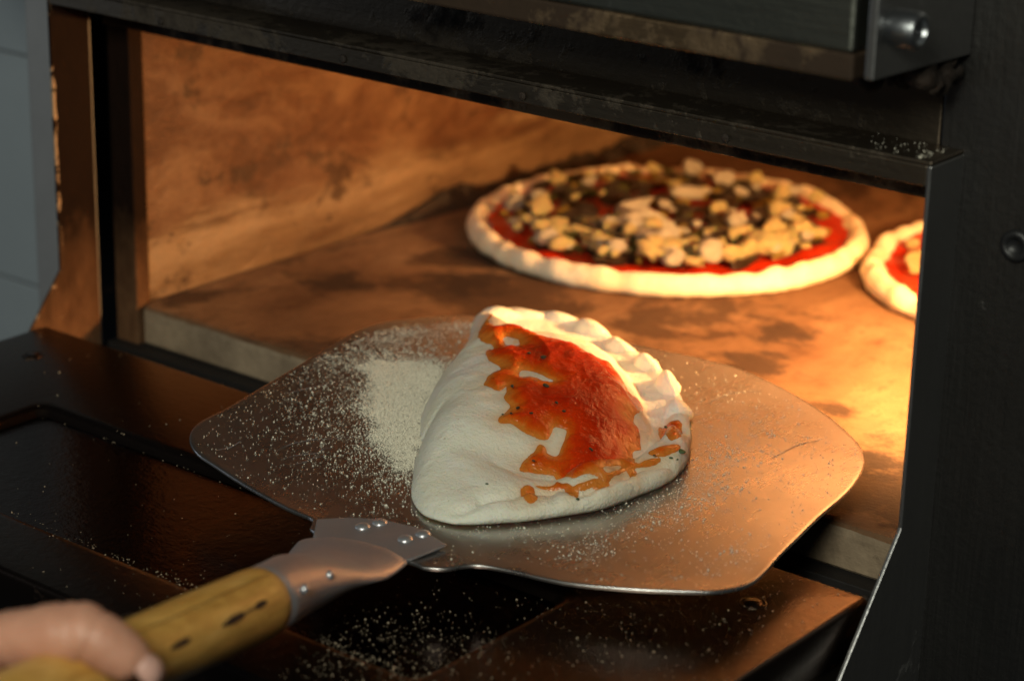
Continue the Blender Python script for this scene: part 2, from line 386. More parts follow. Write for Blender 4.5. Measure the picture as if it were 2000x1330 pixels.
# --- lamp on the right chamber wall
bm = bmesh.new(); lathe(bm, (W - XL - .001, 1.42, .47), (-1, 0, 0), [(0, .11), (.02, .11), (.03, .09)], 24)
lf = from_bm('lamp_holder', bm, M_dark, oven, True)
bm = bmesh.new(); bmesh.ops.create_uvsphere(bm, u_segments=20, v_segments=12, radius=.075, matrix=Matrix.Translation((W - XL - .075, 1.42, .47)))
lb = from_bm('lamp_bulb', bm, M_bulb, oven, True)
box('light_blocker_fin', 2.88, W - XL - .002, 1.15, 1.162, .26, .70, M_dark, oven, .002)  # added unseen fin, keeps lamp light off the handle and calzone
pl = bpy.data.lights.new('chamber_lamp', 'POINT'); pl.energy = 20; pl.color = (1.0, .50, .17); pl.shadow_soft_size = .08 * S
po = bpy.data.objects.new('chamber_lamp', pl); COL.objects.link(po); po.location = Vector((W - XL - .17, 1.42, .47)) * S

# --- upper flap with its hinge bracket and pivot pin
box('upper_flap', -.30, 3.318, -.335, -.05, 1.334, 2.3, M_bar, oven, .012)
box('flap_edge', -.30, 3.318, -.330, -.06, 1.266, 1.3335, M_barlow, oven, .008)
bm = bmesh.new(); prism(bm, [(-.322, 1.275), (P - .006, 1.262), (P - .006, 2.3), (-.322, 2.3)], lambda p, k: ((3.345, 3.372)[k], p[0], p[1]))
br = from_bm('hinge_bracket', bm, M_flange, oven, bevel=.005)
bm = bmesh.new(); lathe(bm, (3.372, -.26, 1.40), (1, 0, 0), [(0, .040), (.008, .040), (.010, .046), (.078, .046), (.086, .041), (.086, .030), (.072, .027), (.072, .012), (.064, .010)], 40)
from_bm('pivot_pin', bm, M_pin, br, True, bevel=.002)
bm = bmesh.new()
for i in range(46):
    x = 3.10 + .26 * random.random() ** .8; yy = random.uniform(-.05, .15)
    bmesh.ops.create_icosphere(bm, subdivisions=2, radius=random.uniform(.016, .036), matrix=Matrix.Translation((x, yy, random.uniform(1.20, 1.262) )) @ Matrix.Diagonal((1, 1, 1.1, 1)))
for v in bm.verts: v.co += Vector(mn.noise_vector(v.co * 30)) * .012
from_bm('burnt_grease', bm, M_soot, br, True)
# rubber-lined screw hole on the right panel
bm = bmesh.new(); lathe(bm, (3.548, P - .005, .79), (0, -1, 0), [(0, .043), (.010, .043), (.016, .036), (.016, .024), (.004, .020), (.002, .002)], 32)
from_bm('rubber_plug', bm, M_black, oven, True)

# --- lowered door
ZD = -.18
dx0, dx1, dy0, dy1 = .008, 3.340, -1.50, -.086
rx0, rx1, ry0, ry1 = .60, 2.725, -1.235, -.606
def door():
    bm = bmesh.new()
    def ring(x0, x1, y0, y1, z, r, n=6):
        out = []
        for cx, cy, a0 in ((x1 - r, y1 - r, 0), (x0 + r, y1 - r, 90), (x0 + r, y0 + r, 180), (x1 - r, y0 + r, 270)):
            for i in range(n + 1):
                a = math.radians(a0 + 90 * i / n); out.append(bm.verts.new((cx + r * math.cos(a), cy + r * math.sin(a), z)))
        return out
    R = [ring(dx0 + .012, dx1 - .012, dy0 + .012, dy1 - .012, ZD - .15, .01), ring(dx0, dx1, dy0, dy1, ZD - .14, .012), ring(dx0, dx1, dy0, dy1, ZD - .016, .012), ring(dx0 + .003, dx1 - .003, dy0 + .003, dy1 - .003, ZD - .007, .012), ring(dx0 + .009, dx1 - .009, dy0 + .009, dy1 - .009, ZD - .0015, .012), ring(dx0 + .02, dx1 - .02, dy0 + .02, dy1 - .02, ZD, .02),
         ring(rx0 - .035, rx1 + .035, ry0 - .035, ry1 + .035, ZD, .06), ring(rx0 - .012, rx1 + .012, ry0 - .012, ry1 + .012, ZD - .004, .05), ring(rx0, rx1, ry0, ry1, ZD - .014, .045), ring(rx0 + .010, rx1 - .010, ry0 + .010, ry1 - .010, ZD - .026, .04), ring(rx0 + .018, rx1 - .018, ry0 + .018, ry1 - .018, ZD - .030, .036)]
    for a, b in zip(R, R[1:]):
        n = len(a)
        for i in range(n): bm.faces.new((a[i], a[(i + 1) % n], b[(i + 1) % n], b[i]))
    bm.faces.new(R[0])
    d = from_bm('lower_door', bm, M_door, oven, True)
    bm = bmesh.new(); bx(bm, rx0 + .004, rx1 - .004, ry0 + .004, ry1 - .004, ZD - .05, ZD - .0315)
    from_bm('door_panel', bm, M_doorin, d)
    return d
dr = door()
for x, y in ((3.126, -.325), (.22, -.325)):
    bm = bmesh.new(); lathe(bm, (x, y, ZD + .0002), (0, 0, 1), [(0, .036), (.002, .036), (.003, .031), (.001, .029), (.001, .024), (.004, .022), (.005, .003)], 24)
    from_bm('door_screw', bm, M_door, dr, True)
# --- stiffening rib under the door's right skirt, seen past the door edge
bm = bmesh.new(); prism(bm, [(-.10, -.335), (-.55, -.335), (-1.45, -.42), (-1.45, -.47), (-.52, -.40), (-.12, -.75), (-.10, -.75)], lambda p, k: ((3.20, 3.325)[k], p[0], p[1]))
from_bm('door_brace', bm, M_hood, oven, bevel=.01)

# ================================================================== kitchen wall beyond the oven
tw = bpy.data.objects.new('wall', None); COL.objects.link(tw); tw.location = (-1.9, 1.4, -1.5); tw['kind'] = 'structure'
box('backing', -3.4, -.60, .915, 1.0, -1.5, 2.6, M_grout, tw, .0)
tz = .432
for i in range(-2, 3):
    for j in range(-1, 3):
        x1 = -.62 - (j) * .98 ; z0 = tz + i * .98
        if x1 > -.6: continue
        box('tile', x1 - .97, x1, .898, .914, max(-1.49, z0 + .005), min(2.59, z0 + .975), M_tile, tw, .006)
tw.location = (-1.9, 1.4, -1.5)

# ================================================================== the peel
def zb(x, y): return -.06 + .03 * y + .14 * np.maximum(0, 2.05 - x) ** 2     # top of the blade: the left wing bends up a little
peel = thing('pizza_peel', 'aluminium pizza peel with wooden handle reaching over the lowered door into the oven', 'pizza peel', (2.2, -1.0, 0))
out = [(1.443, -0.765), (1.4, -0.714), (1.379, -0.652), (1.372, -0.549), (1.343, -0.345), (1.312, -0.129), (1.283, 0.045), (1.274, 0.152), (1.277, 0.223), (1.296, 0.303), (1.356, 0.439), (1.442, 0.576), (1.664, 0.738), (2.032, 0.811), (2.283, 0.826), (2.441, 0.793), (2.586, 0.744), (2.729, 0.678), (2.846, 0.603), (2.931, 0.536), (2.985, 0.468), (3.031, 0.377), (3.074, 0.228), (3.099, 0.037), (3.125, -0.111), (3.15, -0.252), (3.171, -0.346), (3.181, -0.422), (3.169, -0.477), (3.143, -0.521), (3.109, -0.552), (3.009, -0.618), (2.915, -0.668), (2.788, -0.721), (2.641, -0.751), (2.559, -0.778), (2.524, -0.81), (2.499, -0.854), (2.453, -0.884), (2.396, -0.886), (2.103, -0.925), (2.033, -0.867), (1.983, -0.859), (1.922, -0.857), (1.741, -0.835), (1.595, -0.813), (1.509, -0.8)]
def smooth_closed(pts, k=4, keep=()):
    """Catmull-Rom through closed points"""
    P_ = np.array(pts); n = len(P_); o = []
    for i in range(n):
        p0, p1, p2, p3 = P_[i - 1], P_[i], P_[(i + 1) % n], P_[(i + 2) % n]
        for j in range(k):
            t = j / k
            o.append(.5 * ((2 * p1) + (-p0 + p2) * t + (2 * p0 - 5 * p1 + 4 * p2 - p3) * t * t + (-p0 + 3 * p1 - 3 * p2 + p3) * t ** 3))
    return np.array(o)
OUT = smooth_closed(out, 3)
def blade():
    cx, cy = 2.2, -.05; rings = []; V = []; n = len(OUT)
    ts = [1, .985, .96, .9, .8, .65, .5, .35, .2, .08]
    def zt(x, y, t):
        warp = .010 * float(fbm(np.float64(x * 1.1), np.float64(y * 1.1), 12, 2))
        rim = .006 * max(0, (t - .93) / .07)
        return zb(x, y) + warp * (1 - t * .3) + rim * (.5 + .5 * math.sin(x * 5 + y * 3))
    for t in ts:
        for p in OUT:
            x = cx + (p[0] - cx) * t; y = cy + (p[1] - cy) * t; V.append((x, y, zt(x, y, t)))
    V.append((cx, cy, zt(cx, cy, 0)))
    Fc = []
    for r in range(len(ts) - 1):
        for i in range(n): a = r * n + i; b = r * n + (i + 1) % n; Fc.append((a, b, b + n, a + n))
    c = len(V) - 1; r = len(ts) - 1
    for i in range(n): Fc.append((r * n + i, r * n + (i + 1) % n, c))
    o = from_arrays('blade', V, Fc, M_blade, peel)
    m = o.modifiers.new('thick', 'SOLIDIFY'); m.thickness = .011 * S; m.offset = 1
    m = o.modifiers.new('bevel', 'BEVEL'); m.width = .0025 * S; m.segments = 2; m.limit_method = 'ANGLE'
    return o
blade()
# scratches worn into the sheet
SCR = [[(1.6497, -0.6165), (1.648, -0.5502), (1.6699, -0.4858), (1.7138, -0.422), (1.7652, -0.3317)], [(1.6957, -0.6321), (1.7151, -0.5772), (1.7388, -0.5372), (1.7329, -0.5046), (1.7468, -0.48)], [(1.7426, -0.6383), (1.7545, -0.5972), (1.754, -0.5643), (1.7707, -0.5276)], [(1.5307, -0.7491), (1.5457, -0.7014), (1.5383, -0.652)], [(2.4311, -0.7534), (2.4792, -0.6819), (2.5623, -0.6311)], [(1.4198, -0.3341), (1.435, -0.2592), (1.4549, -0.1883)], [(2.391, 0.5219), (2.4054, 0.6423), (2.4684, 0.7209)], [(2.7762, 0.2752), (2.785, 0.4284), (2.8159, 0.4931)]]
def scratches():
    V, Fc = [], []
    for c in SCR:
        c = smooth_open(c, 8); n = len(c)
        for i, p in enumerate(c):
            tdir = c[min(i + 1, n - 1)] - c[max(i - 1, 0)]; tdir = tdir / np.hypot(*tdir); nn = np.array((-tdir[1], tdir[0])) * .0016 * (.4 + vnoise(i * .7, len(V) * .0, 3)) * math.sin(math.pi * (i + .5) / n) ** .4
            for q_ in (p + nn, p - nn): V.append((q_[0], q_[1], float(zb(q_[0], q_[1]) + .010 * fbm(q_[0] * 1.1, q_[1] * 1.1, 12, 2) + .0006)))
        b = len(V) - 2 * n
        Fc += [(b + 2 * i, b + 2 * i + 1, b + 2 * i + 3, b + 2 * i + 2) for i in range(n - 1)]
    o = from_arrays('scratch', V, Fc, M_scratch, peel, False); o['kind'] = 'stuff'
def smooth_open(pts, k):
    P_ = np.array([pts[0]] + list(pts) + [pts[-1]], float); o = []
    for i in range(1, len(P_) - 2):
        p0, p1, p2, p3 = P_[i - 1:i + 3]
        for j in range(k):
            t = j / k; o.append(.5 * ((2 * p1) + (-p0 + p2) * t + (2 * p0 - 5 * p1 + 4 * p2 - p3) * t * t + (-p0 + 3 * p1 - 3 * p2 + p3) * t ** 3))
    o.append(P_[-1]); return np.array(o)
scratches()
# riveted plate
PJ = Vector((2.461, -1.5, .038)); HD = Vector((.12, -.5, .091)).normalized()
def plate():
    poly = [(2.042, -.862), (2.10, -.80), (2.175, -.752), (2.29, -.728), (2.423, -.760), (2.408, -.880), (2.38, -.95), (2.11, -.95)]
    bm = bmesh.new(); prism(bm, poly, lambda p, k: (p[0], p[1], zb(*p) + (.0115 if k else .0035)))
    return from_bm('rivet_plate', bm, M_socket, peel, bevel=.003)
plate()
for x, y in [(2.174, -0.821), (2.193, -0.772), (2.316, -0.806), (2.332, -0.752)]:
    bm = bmesh.new(); r = .021
    lathe(bm, (x, y, zb(x, y) + .0105), (0, -.03, 1), [(0, r * 1.05), (.003, r), (.007, r * .8), (.0095, r * .45), (.0102, r * .08)], 18)
    from_bm('rivet', bm, M_rivet, peel, True)
def socket():
    # sections from the joint with the wood to the flattened nose on the plate
    A = PJ + HD * .03; B = Vector((2.256, -.955, -.074))
    secs = []
    N = 40
    for s_ in [0, .12, .25, .4, .55, .68, .8, .9, .96, 1.0, 1.04, 1.075, 1.10]:
        if s_ <= 1: c = A.lerp(B, s_); hw = .088 + .072 * sstep(.15, 1.0, s_) ; hh = .088 + (.034 - .088) * sstep(.1, 1.0, s_)
        else:
            q = (s_ - 1) / .10; c = B + (B - A) * (s_ - 1) * 1.0; hw = .160 * math.sqrt(max(0, 1 - q * .93)) ; hh = .034 * math.sqrt(max(.0, 1 - q * .985))
        hw, hh = float(hw), float(hh)
        zbase = zb(c.x, c.y) + .004
        secs.append((c, hw, hh, s_, zbase))
    ax = (B - A).normalized(); u = Vector((-ax.y, ax.x, 0)).normalized()
    bm = bmesh.new(); rings = []
    for c, hw, hh, s_, zbase in secs:
        ring = []
        k = float(sstep(.45, .95, s_))
        lowc = c.z - hh; base = max(lowc, zbase) if k > 0 else lowc
        for i in range(N):
            a = 2 * math.pi * i / N; ca, sa = math.cos(a), math.sin(a)
            zz = c.z + sa * hh if sa > 0 else c.z + sa * hh * (1 - k) 
            if k > 0: zz = zz * (1 - k) + k * (zbase + max(0, sa) * hh * 1.15 + 0.0)
            p = Vector((c.x, c.y, 0)) - u * ca * hw; p.z = zz
            ring.append(bm.verts.new(p))
        rings.append(ring)
    for a, b in zip(rings, rings[1:]):
        for i in range(N): bm.faces.new((a[i], a[(i + 1) % N], b[(i + 1) % N], b[i]))
    bm.faces.new(rings[0]); bm.faces.new(rings[-1][::-1])
    for v in bm.verts:
        v.co.z += .004 * mn.noise(v.co * 9)
    return from_bm('socket', bm, M_socket, peel, True)
socket()
side = Vector((.80, -.10, .35)).normalized()
for t, kk in ((-.225, 0), (-.075, 0)):
    c = PJ - HD * (-t) + HD * 0; c = PJ + Vector((-.312, .933, -.177)).normalized() * (-t)
    nrm = (side - HD * side.dot(HD)).normalized()
    bm = bmesh.new(); lathe(bm, c + nrm * .084, nrm, [(0, .013), (.007, .012), (.011, .007), (.012, .001)], 14)
    from_bm('socket_rivet', bm, M_rivet, peel, True)
# wooden handle
bm = bmesh.new()
lathe(bm, PJ, HD, [(-.02, .070), (0, .080), (.004, .085), (.012, .0885), (.05, .090), (.3, .089), (.6, .087), (1.2, .086), (3.0, .085), (3.05, .08), (3.06, .05)], 48)
hn = from_bm('wooden_handle', bm, M_wood, peel, True)
def crack(pts, wid):
    """a dark split in the wood: thin sliver following the handle's surface; pts = (distance along, angle)"""
    u0 = Vector((0, 0, 1)); u0 = (u0 - HD * u0.dot(HD)).normalized(); v0 = HD.cross(u0)
    V, Fc = [], []
    n = len(pts)
    for i, (t, a, wd) in enumerate(pts):
        for sgn in (-1, 1):
            aa = math.radians(a) + sgn * wd * wid / .088
            V.append(PJ + HD * t + (u0 * math.cos(aa) + v0 * math.sin(aa)) * .0905)
    for i in range(n - 1): Fc.append((2 * i, 2 * i + 1, 2 * i + 3, 2 * i + 2))
    o = from_arrays('burnt_crack', V, Fc, M_burn, hn, False); return o
ANG = -1
crack([(.115, 60 * ANG, .2), (.13, 60 * ANG, .8), (.155, 61 * ANG, 1), (.175, 62 * ANG, .3), (.20, 62 * ANG, .3), (.215, 63 * ANG, .2), (.235, 64 * ANG, .9), (.27, 65 * ANG, 1.1), (.30, 66 * ANG, .7), (.325, 67 * ANG, .2)], .0085)
crack([(.262, 66 * ANG, .6), (.256, 78 * ANG, .4), (.260, 90 * ANG, .15)], .0045)
crack([(.455, 64 * ANG, .2), (.475, 65 * ANG, .8), (.51, 66 * ANG, .8), (.54, 67 * ANG, .2)], .008)
crack([(.02, 20 * ANG, .1), (.2, 22 * ANG, .25), (.5, 26 * ANG, .2), (.8, 25 * ANG, .1)], .004)

# ================================================================== calzone
O2 = np.array((1.82, .0)); E1 = np.array((-.485, .8745)); E2 = np.array((.8745, .485))
def l2w(a, b): return O2[0] + a * E1[0] + b * E2[0], O2[1] + a * E1[1] + b * E2[1]
def w2l(x, y): dx, dy = x - O2[0], y - O2[1]; return dx * E1[0] + dy * E1[1], dx * E2[0] + dy * E2[1]
cal_out = [(2.143, -0.583), (2.212, -0.637), (2.279, -0.66), (2.372, -0.64), (2.473, -0.542), (2.542, -0.448), (2.618, -0.313), (2.643, -0.179), (2.657, -0.074), (2.639, 0.048), (2.588, 0.148), (2.439, 0.366), (2.287, 0.523), (2.12, 0.643), (1.932, 0.723), (1.773, 0.775), (1.637, 0.771), (1.537, 0.703), (1.459, 0.622), (1.453, 0.53), (1.586, 0.328), (1.657, 0.162), (1.711, 0.023), (1.802, -0.142), (1.896, -0.258), (1.925, -0.284), (1.994, -0.394), (2.077, -0.502)]
CO = smooth_closed(cal_out, 6)
CA, CB = w2l(CO[:, 0], CO[:, 1]); CB = CB - .28
ANGC = np.arctan2(CB, CA); RC = np.hypot(CA, CB)
od = np.argsort(ANGC); ANGS, RS = ANGC[od], RC[od]
def Rout(phi): return np.interp((phi + np.pi) % (2 * np.pi) - np.pi, np.concatenate(([ANGS[-1] - 2 * np.pi], ANGS, [ANGS[0] + 2 * np.pi])), np.concatenate(([RS[-1]], RS, [RS[0]])))
def wrapdeg(phi):
    return (np.degrees(phi) + 90) % 360 - 90
RSM = np.array([RS[np.abs((ANGS - a + np.pi) % (2 * np.pi) - np.pi) < .42].mean() for a in ANGS])
RSM = np.array([RSM[np.abs((ANGS - a + np.pi) % (2 * np.pi) - np.pi) < .3].mean() for a in ANGS])
def Rsmooth(phi): return np.interp((phi + np.pi) % (2 * np.pi) - np.pi, np.concatenate(([ANGS[-1] - 2 * np.pi], ANGS, [ANGS[0] + 2 * np.pi])), np.concatenate(([RSM[-1]], RSM, [RSM[0]])))
_lr = np.random.default_rng(5)
LOBES = []
for x_, y_ in [(1.491, 0.575), (1.577, 0.632), (1.672, 0.698), (1.8, 0.697), (1.941, 0.671), (2.097, 0.607), (2.251, 0.505), (2.393, 0.365), (2.522, 0.203), (2.608, 0.048)]:
    a_, b_ = w2l(x_, y_); _p = math.atan2(b_ - .28, a_); _r = .935 * float(Rout(_p)); a_, b_ = _r * math.cos(_p), _r * math.sin(_p) + .28; LOBES.append((a_, b_, math.atan2(b_ - .28, a_) - .75 + _lr.uniform(-.2, .2), _lr.uniform(.080, .100), _lr.uniform(.040, .052), _lr.uniform(.040, .062)))
def lobe_height(a, b):
    h = np.zeros_like(a)
    for la, lb, an, s1, s2, hh in LOBES:
        u = (a - la) * math.cos(an) + (b - lb) * math.sin(an); v = -(a - la) * math.sin(an) + (b - lb) * math.cos(an)
        v = v - .5 * u * u / .08 + .010 * fbm(a * 18, b * 18, 83, 2)
        h = np.maximum(h, hh * np.sqrt(np.clip(1 - (u / s1) ** 2 - (v / s2) ** 2, 0, 1)))
    return h
def crimp_weight(phi):
    """1 along the curved edge, 0 along the fold"""
    p = wrapdeg(phi)
    return sstep(-32, -20, p) * (1 - sstep(165, 205, p))
NB = 23
SEAM = [([(-0.755, 0.226), (-0.731, 0.282), (-0.666, 0.358), (-0.648, 0.42), (-0.679, 0.474), (-0.618, 0.551), (-0.496, 0.617), (-0.443, 0.676), (-0.404, 0.739)], 0.016), ([(-0.8, 0.157), (-0.796, 0.181), (-0.779, 0.202), (-0.759, 0.213)], 0.014), ([(-0.731, 0.304), (-0.759, 0.316), (-0.78, 0.323)], 0.006), ([(-0.668, 0.394), (-0.717, 0.416), (-0.738, 0.427)], 0.006), ([(-0.662, 0.5), (-0.675, 0.517), (-0.688, 0.524)], 0.005), ([(-0.551, 0.594), (-0.569, 0.612), (-0.582, 0.62)], 0.005)]
def Hcal(a, b):
    """height of the calzone's upper surface above the blade at local (a, b)"""
    bb = b - .28
    phi = np.arctan2(bb, a); r = np.hypot(a, bb); R = Rout(phi); te = r / R; wq = sstep(.62, .97, te); t = np.minimum(r / Rsmooth(phi), 1) * (1 - wq) + te * wq
    cw = crimp_weight(phi)
    deg = wrapdeg(phi)
    # plain folded side: fat rounded bulge
    body = .178 * np.clip(1 - np.clip(t, 0, 1) ** 3.6, 0, 1) ** .62
    # crimped side: dome falls to a thin welt, then the rolled rim
    near = sstep(110, 150, deg)                      # toward the near end the rim is broad and plain
    tw_ = .69 + .12 * near
    dome = .192 * np.clip(1 - (np.clip(t / tw_, 0, 1)) ** (3.0 - 1.0 * near), 0, 1) ** (.8 + .1 * near)
    degw = deg + 3.0 * fbm(a * 2.6, b * 2.6, 61, 2)
    lob = np.sin(degw * math.pi / 180 * NB / 2 * 1.0 + (t - .93) * 10.0)
    farw = 1 - sstep(78, 118, deg)                            # rope lobes are strong on the far half
    lobes = np.abs(lob) ** .7
    rimh = .076 - .040 * farw + .016 * (1 - farw) * np.sin(deg * .21) + .018 * near
    tc = .925 - .037 * (1 - farw); hwid = .085 + .05 * (1 - farw)
    q = np.clip(1 - ((t - tc) / hwid) ** 2, 0, 1)
    rim = rimh * q ** .5
    welt = .034 + .010 * near
    crim = np.maximum(dome, 0) + 0
    k = 22.0
    crim = np.log(np.exp(k * 4 * dome) + np.exp(k * 4 * rim) + np.exp(k * 4 * welt) - 2) / (k * 4)
    # pleats: creases running in from the rim
    pl = np.exp(-((t - .85) / .03) ** 2) * .010 * np.abs(np.sin(deg * math.pi / 180 * NB / 2)) * farw
    crim = np.maximum(crim, farw * (.032 + lobe_height(a, b)) * np.clip(1.15 - (te / 1.02) ** 14, 0, 1) * (lobe_height(a, b) > 0)) - pl * 0
    nearw = sstep(78, 100, deg) * (1 - sstep(168, 188, deg))
    wob = .02 * fbm(a * 5, b * 5, 91, 3)
    crim = crim - nearw * (.012 * np.exp(-((t - .785 + wob) / .022) ** 2) * (.5 + fbm(a * 6, b * 6, 95, 2) + .3)
                           + .020 * np.exp(-((t - .88) / .06) ** 2) * np.abs(np.sin(np.radians(deg + 5 * fbm(a * 3, b * 3, 67, 2)) * 9)) ** 4)
    h = body * (1 - cw) + crim * cw
    h = h * (1 - .22 * sstep(.15, .70, b) * (1 - sstep(.72, .84, t)))
    # soft sag and puckers
    h = h + .010 * fbm(a * 3.4, b * 3.4, 21, 4) * np.clip(1.2 - t, 0, 1)
    # dent in the fold (left flank) and tuck at the near end
    h = h - .006 * np.exp(-(((a + .28) / .07) ** 2 + ((b - .0) / .06) ** 2)) - .008 * np.exp(-(((a + .52) / .04) ** 2 + ((b - .20) / .08) ** 2))
    # the pressed seam inside the near rim, and the little tuck
    if len(SEAM):
        for c_, dep in SEAM:
            dd = np.full(np.shape(a), 9.0)
            for (ax, ay), (bx_, by) in zip(c_, c_[1:]):
                ex, ey = bx_ - ax, by - ay; tt = np.clip(((a - ax) * ex + (b - ay) * ey) / (ex * ex + ey * ey), 0, 1)
                dd = np.minimum(dd, np.hypot(a - ax - ex * tt, b - ay - ey * tt))
            h = h - dep * np.exp(-(dd / .011) ** 2) - dep * .5 * np.exp(-(dd / .035) ** 2)
    # lower toward the near end and the far tip
    h = h * (1 - .42 * sstep(.42, .78, np.abs(a)) * (1 - cw * .6))
    h = h + (.004 * fbm(a * 11, b * 11, 33, 3) + .0016 * fbm(a * 40, b * 40, 35, 2)) * np.clip(h / .05, 0, 1)
    return np.maximum(h, .0)
def calzone_mesh():
    NP, NT = 460, 96
    phis = np.linspace(-np.pi, np.pi, NP, endpoint=False)
    R = Rout(phis)
    # lobed outline on the far curved side
    deg = wrapdeg(phis); cw = crimp_weight(phis); farw = (1 - sstep(78, 118, deg)) * cw
    dl = np.min([np.abs((phis - math.atan2(l[1] - .28, l[0]) + np.pi) % (2 * np.pi) - np.pi) for l in LOBES], 0)
    Rl = R * (1 + farw * (.050 * np.exp(-(dl / .075) ** 2) - .026))
    ts = np.concatenate((np.linspace(0.004, .6, 40), np.linspace(.61, .985, NT - 40)))
    V = []
    for t in ts:
        a = t * Rl * np.cos(phis); b = t * Rl * np.sin(phis) + .28
        h = Hcal(t * Rl * np.cos(phis), t * Rl * np.sin(phis) + .28)
        x, y = l2w(a, b); V.append(np.stack((x, y, zb(x, y) + h), 1))
    hl = V[-1][:, 2] - zb(V[-1][:, 0], V[-1][:, 1])
    for f, tt in ((.62, 1.0), (.30, .998), (.06, .985), (.0, .955)):
        a = tt * Rl * np.cos(phis); b = tt * Rl * np.sin(phis) + .28; x, y = l2w(a, b)
        V.append(np.stack((x, y, zb(x, y) + .0015 + hl * f), 1))
    V = np.concatenate(V); nr = len(ts) + 4
    Fc = []
    for r in range(nr - 1):
        for i in range(NP): a = r * NP + i; b = r * NP + (i + 1) % NP; Fc.append((a, b, b + NP, a + NP))
    c = len(V); V = np.vstack((V, V[:NP].mean(0)[None]))
    for i in range(NP): Fc.append((c, (i + 1) % NP, i))
    # fine surface wobble
    V[:, 2] += .003 * fbm(V[:, 0] * 14, V[:, 1] * 14, 31, 3) * (V[:, 2] - zb(V[:, 0], V[:, 1]) > .02)
    return V, Fc
calz = thing('calzone', 'raw half-moon calzone with crimped edge and red sauce smeared on top, lying on the peel', 'calzone', (2.0, .1, float(zb(2.0, .1))))
V, Fc = calzone_mesh(); Fc = [f[::-1] for f in Fc]
dough = from_arrays('dough', V, Fc, M_dough, calz)

# sauce outlines in the calzone's own plane (along the fold, across it)
#SAUCE_BEGIN
SAUCE = [[(0.402, 0.029), (0.341, 0.036), (0.262, 0.066), (0.298, 0.121), (0.283, 0.185), (0.184, 0.227), (0.173, 0.289), (0.156, 0.351), (0.13, 0.381), (0.111, 0.417), (0.121, 0.456), (0.1, 0.479), (0.062, 0.507), (-0.006, 0.532), (0.029, 0.555), (0.015, 0.57), (-0.076, 0.577), (-0.155, 0.563), (-0.196, 0.566), (-0.205, 0.58), (-0.249, 0.595), (-0.294, 0.601), (-0.33, 0.58), (-0.446, 0.597), (-0.478, 0.613), (-0.514, 0.59), (-0.542, 0.575), (-0.606, 0.548), (-0.613, 0.524), (-0.61, 0.476), (-0.622, 0.443), (-0.538, 0.383), (-0.554, 0.324), (-0.564, 0.289), (-0.526, 0.295), (-0.485, 0.318), (-0.449, 0.331), (-0.457, 0.344), (-0.471, 0.35), (-0.471, 0.372), (-0.455, 0.387), (-0.427, 0.389), (-0.389, 0.395), (-0.363, 0.394), (-0.363, 0.379), (-0.363, 0.36), (-0.392, 0.352), (-0.418, 0.338), (-0.419, 0.301), (-0.41, 0.262), (-0.406, 0.236), (-0.416, 0.207), (-0.404, 0.202), (-0.361, 0.216), (-0.321, 0.224), (-0.299, 0.205), (-0.271, 0.197), (-0.23, 0.196), (-0.186, 0.182), (-0.241, 0.173), (-0.209, 0.125), (-0.156, 0.122), (-0.115, 0.134), (-0.083, 0.154), (-0.02, 0.104), (0.052, 0.081), (0.086, 0.085), (0.076, 0.1), (0.116, 0.086), (0.198, 0.024)], [(-0.093, 0.638), (-0.111, 0.664), (-0.13, 0.701), (-0.279, 0.715), (-0.298, 0.686), (-0.171, 0.643)], [(-0.397, 0.642), (-0.374, 0.676), (-0.344, 0.712), (-0.376, 0.716), (-0.416, 0.681), (-0.419, 0.648)], [(-0.474, 0.612), (-0.441, 0.641), (-0.43, 0.674), (-0.443, 0.66), (-0.483, 0.614)], [(-0.518, 0.591), (-0.494, 0.612), (-0.546, 0.618), (-0.527, 0.598)], [(-0.683, 0.319), (-0.66, 0.345), (-0.723, 0.364), (-0.737, 0.348), (-0.723, 0.331)], [(-0.643, 0.354), (-0.626, 0.396), (-0.618, 0.404), (-0.64, 0.428), (-0.668, 0.465), (-0.688, 0.453), (-0.641, 0.422), (-0.638, 0.392)], [(-0.639, 0.511), (-0.612, 0.546), (-0.623, 0.547), (-0.641, 0.517)], [(-0.657, 0.46), (-0.625, 0.52), (-0.602, 0.547), (-0.627, 0.524), (-0.662, 0.467)]]
HOLES = [[(0.164, 0.111), (0.177, 0.135), (0.135, 0.169), (0.101, 0.168), (0.104, 0.134)], [(-0.572, 0.524), (-0.499, 0.567), (-0.538, 0.569), (-0.591, 0.545)], [(-0.094, 0.207), (-0.087, 0.245), (-0.132, 0.291), (-0.142, 0.318), (-0.156, 0.295), (-0.129, 0.246), (-0.134, 0.214)]]
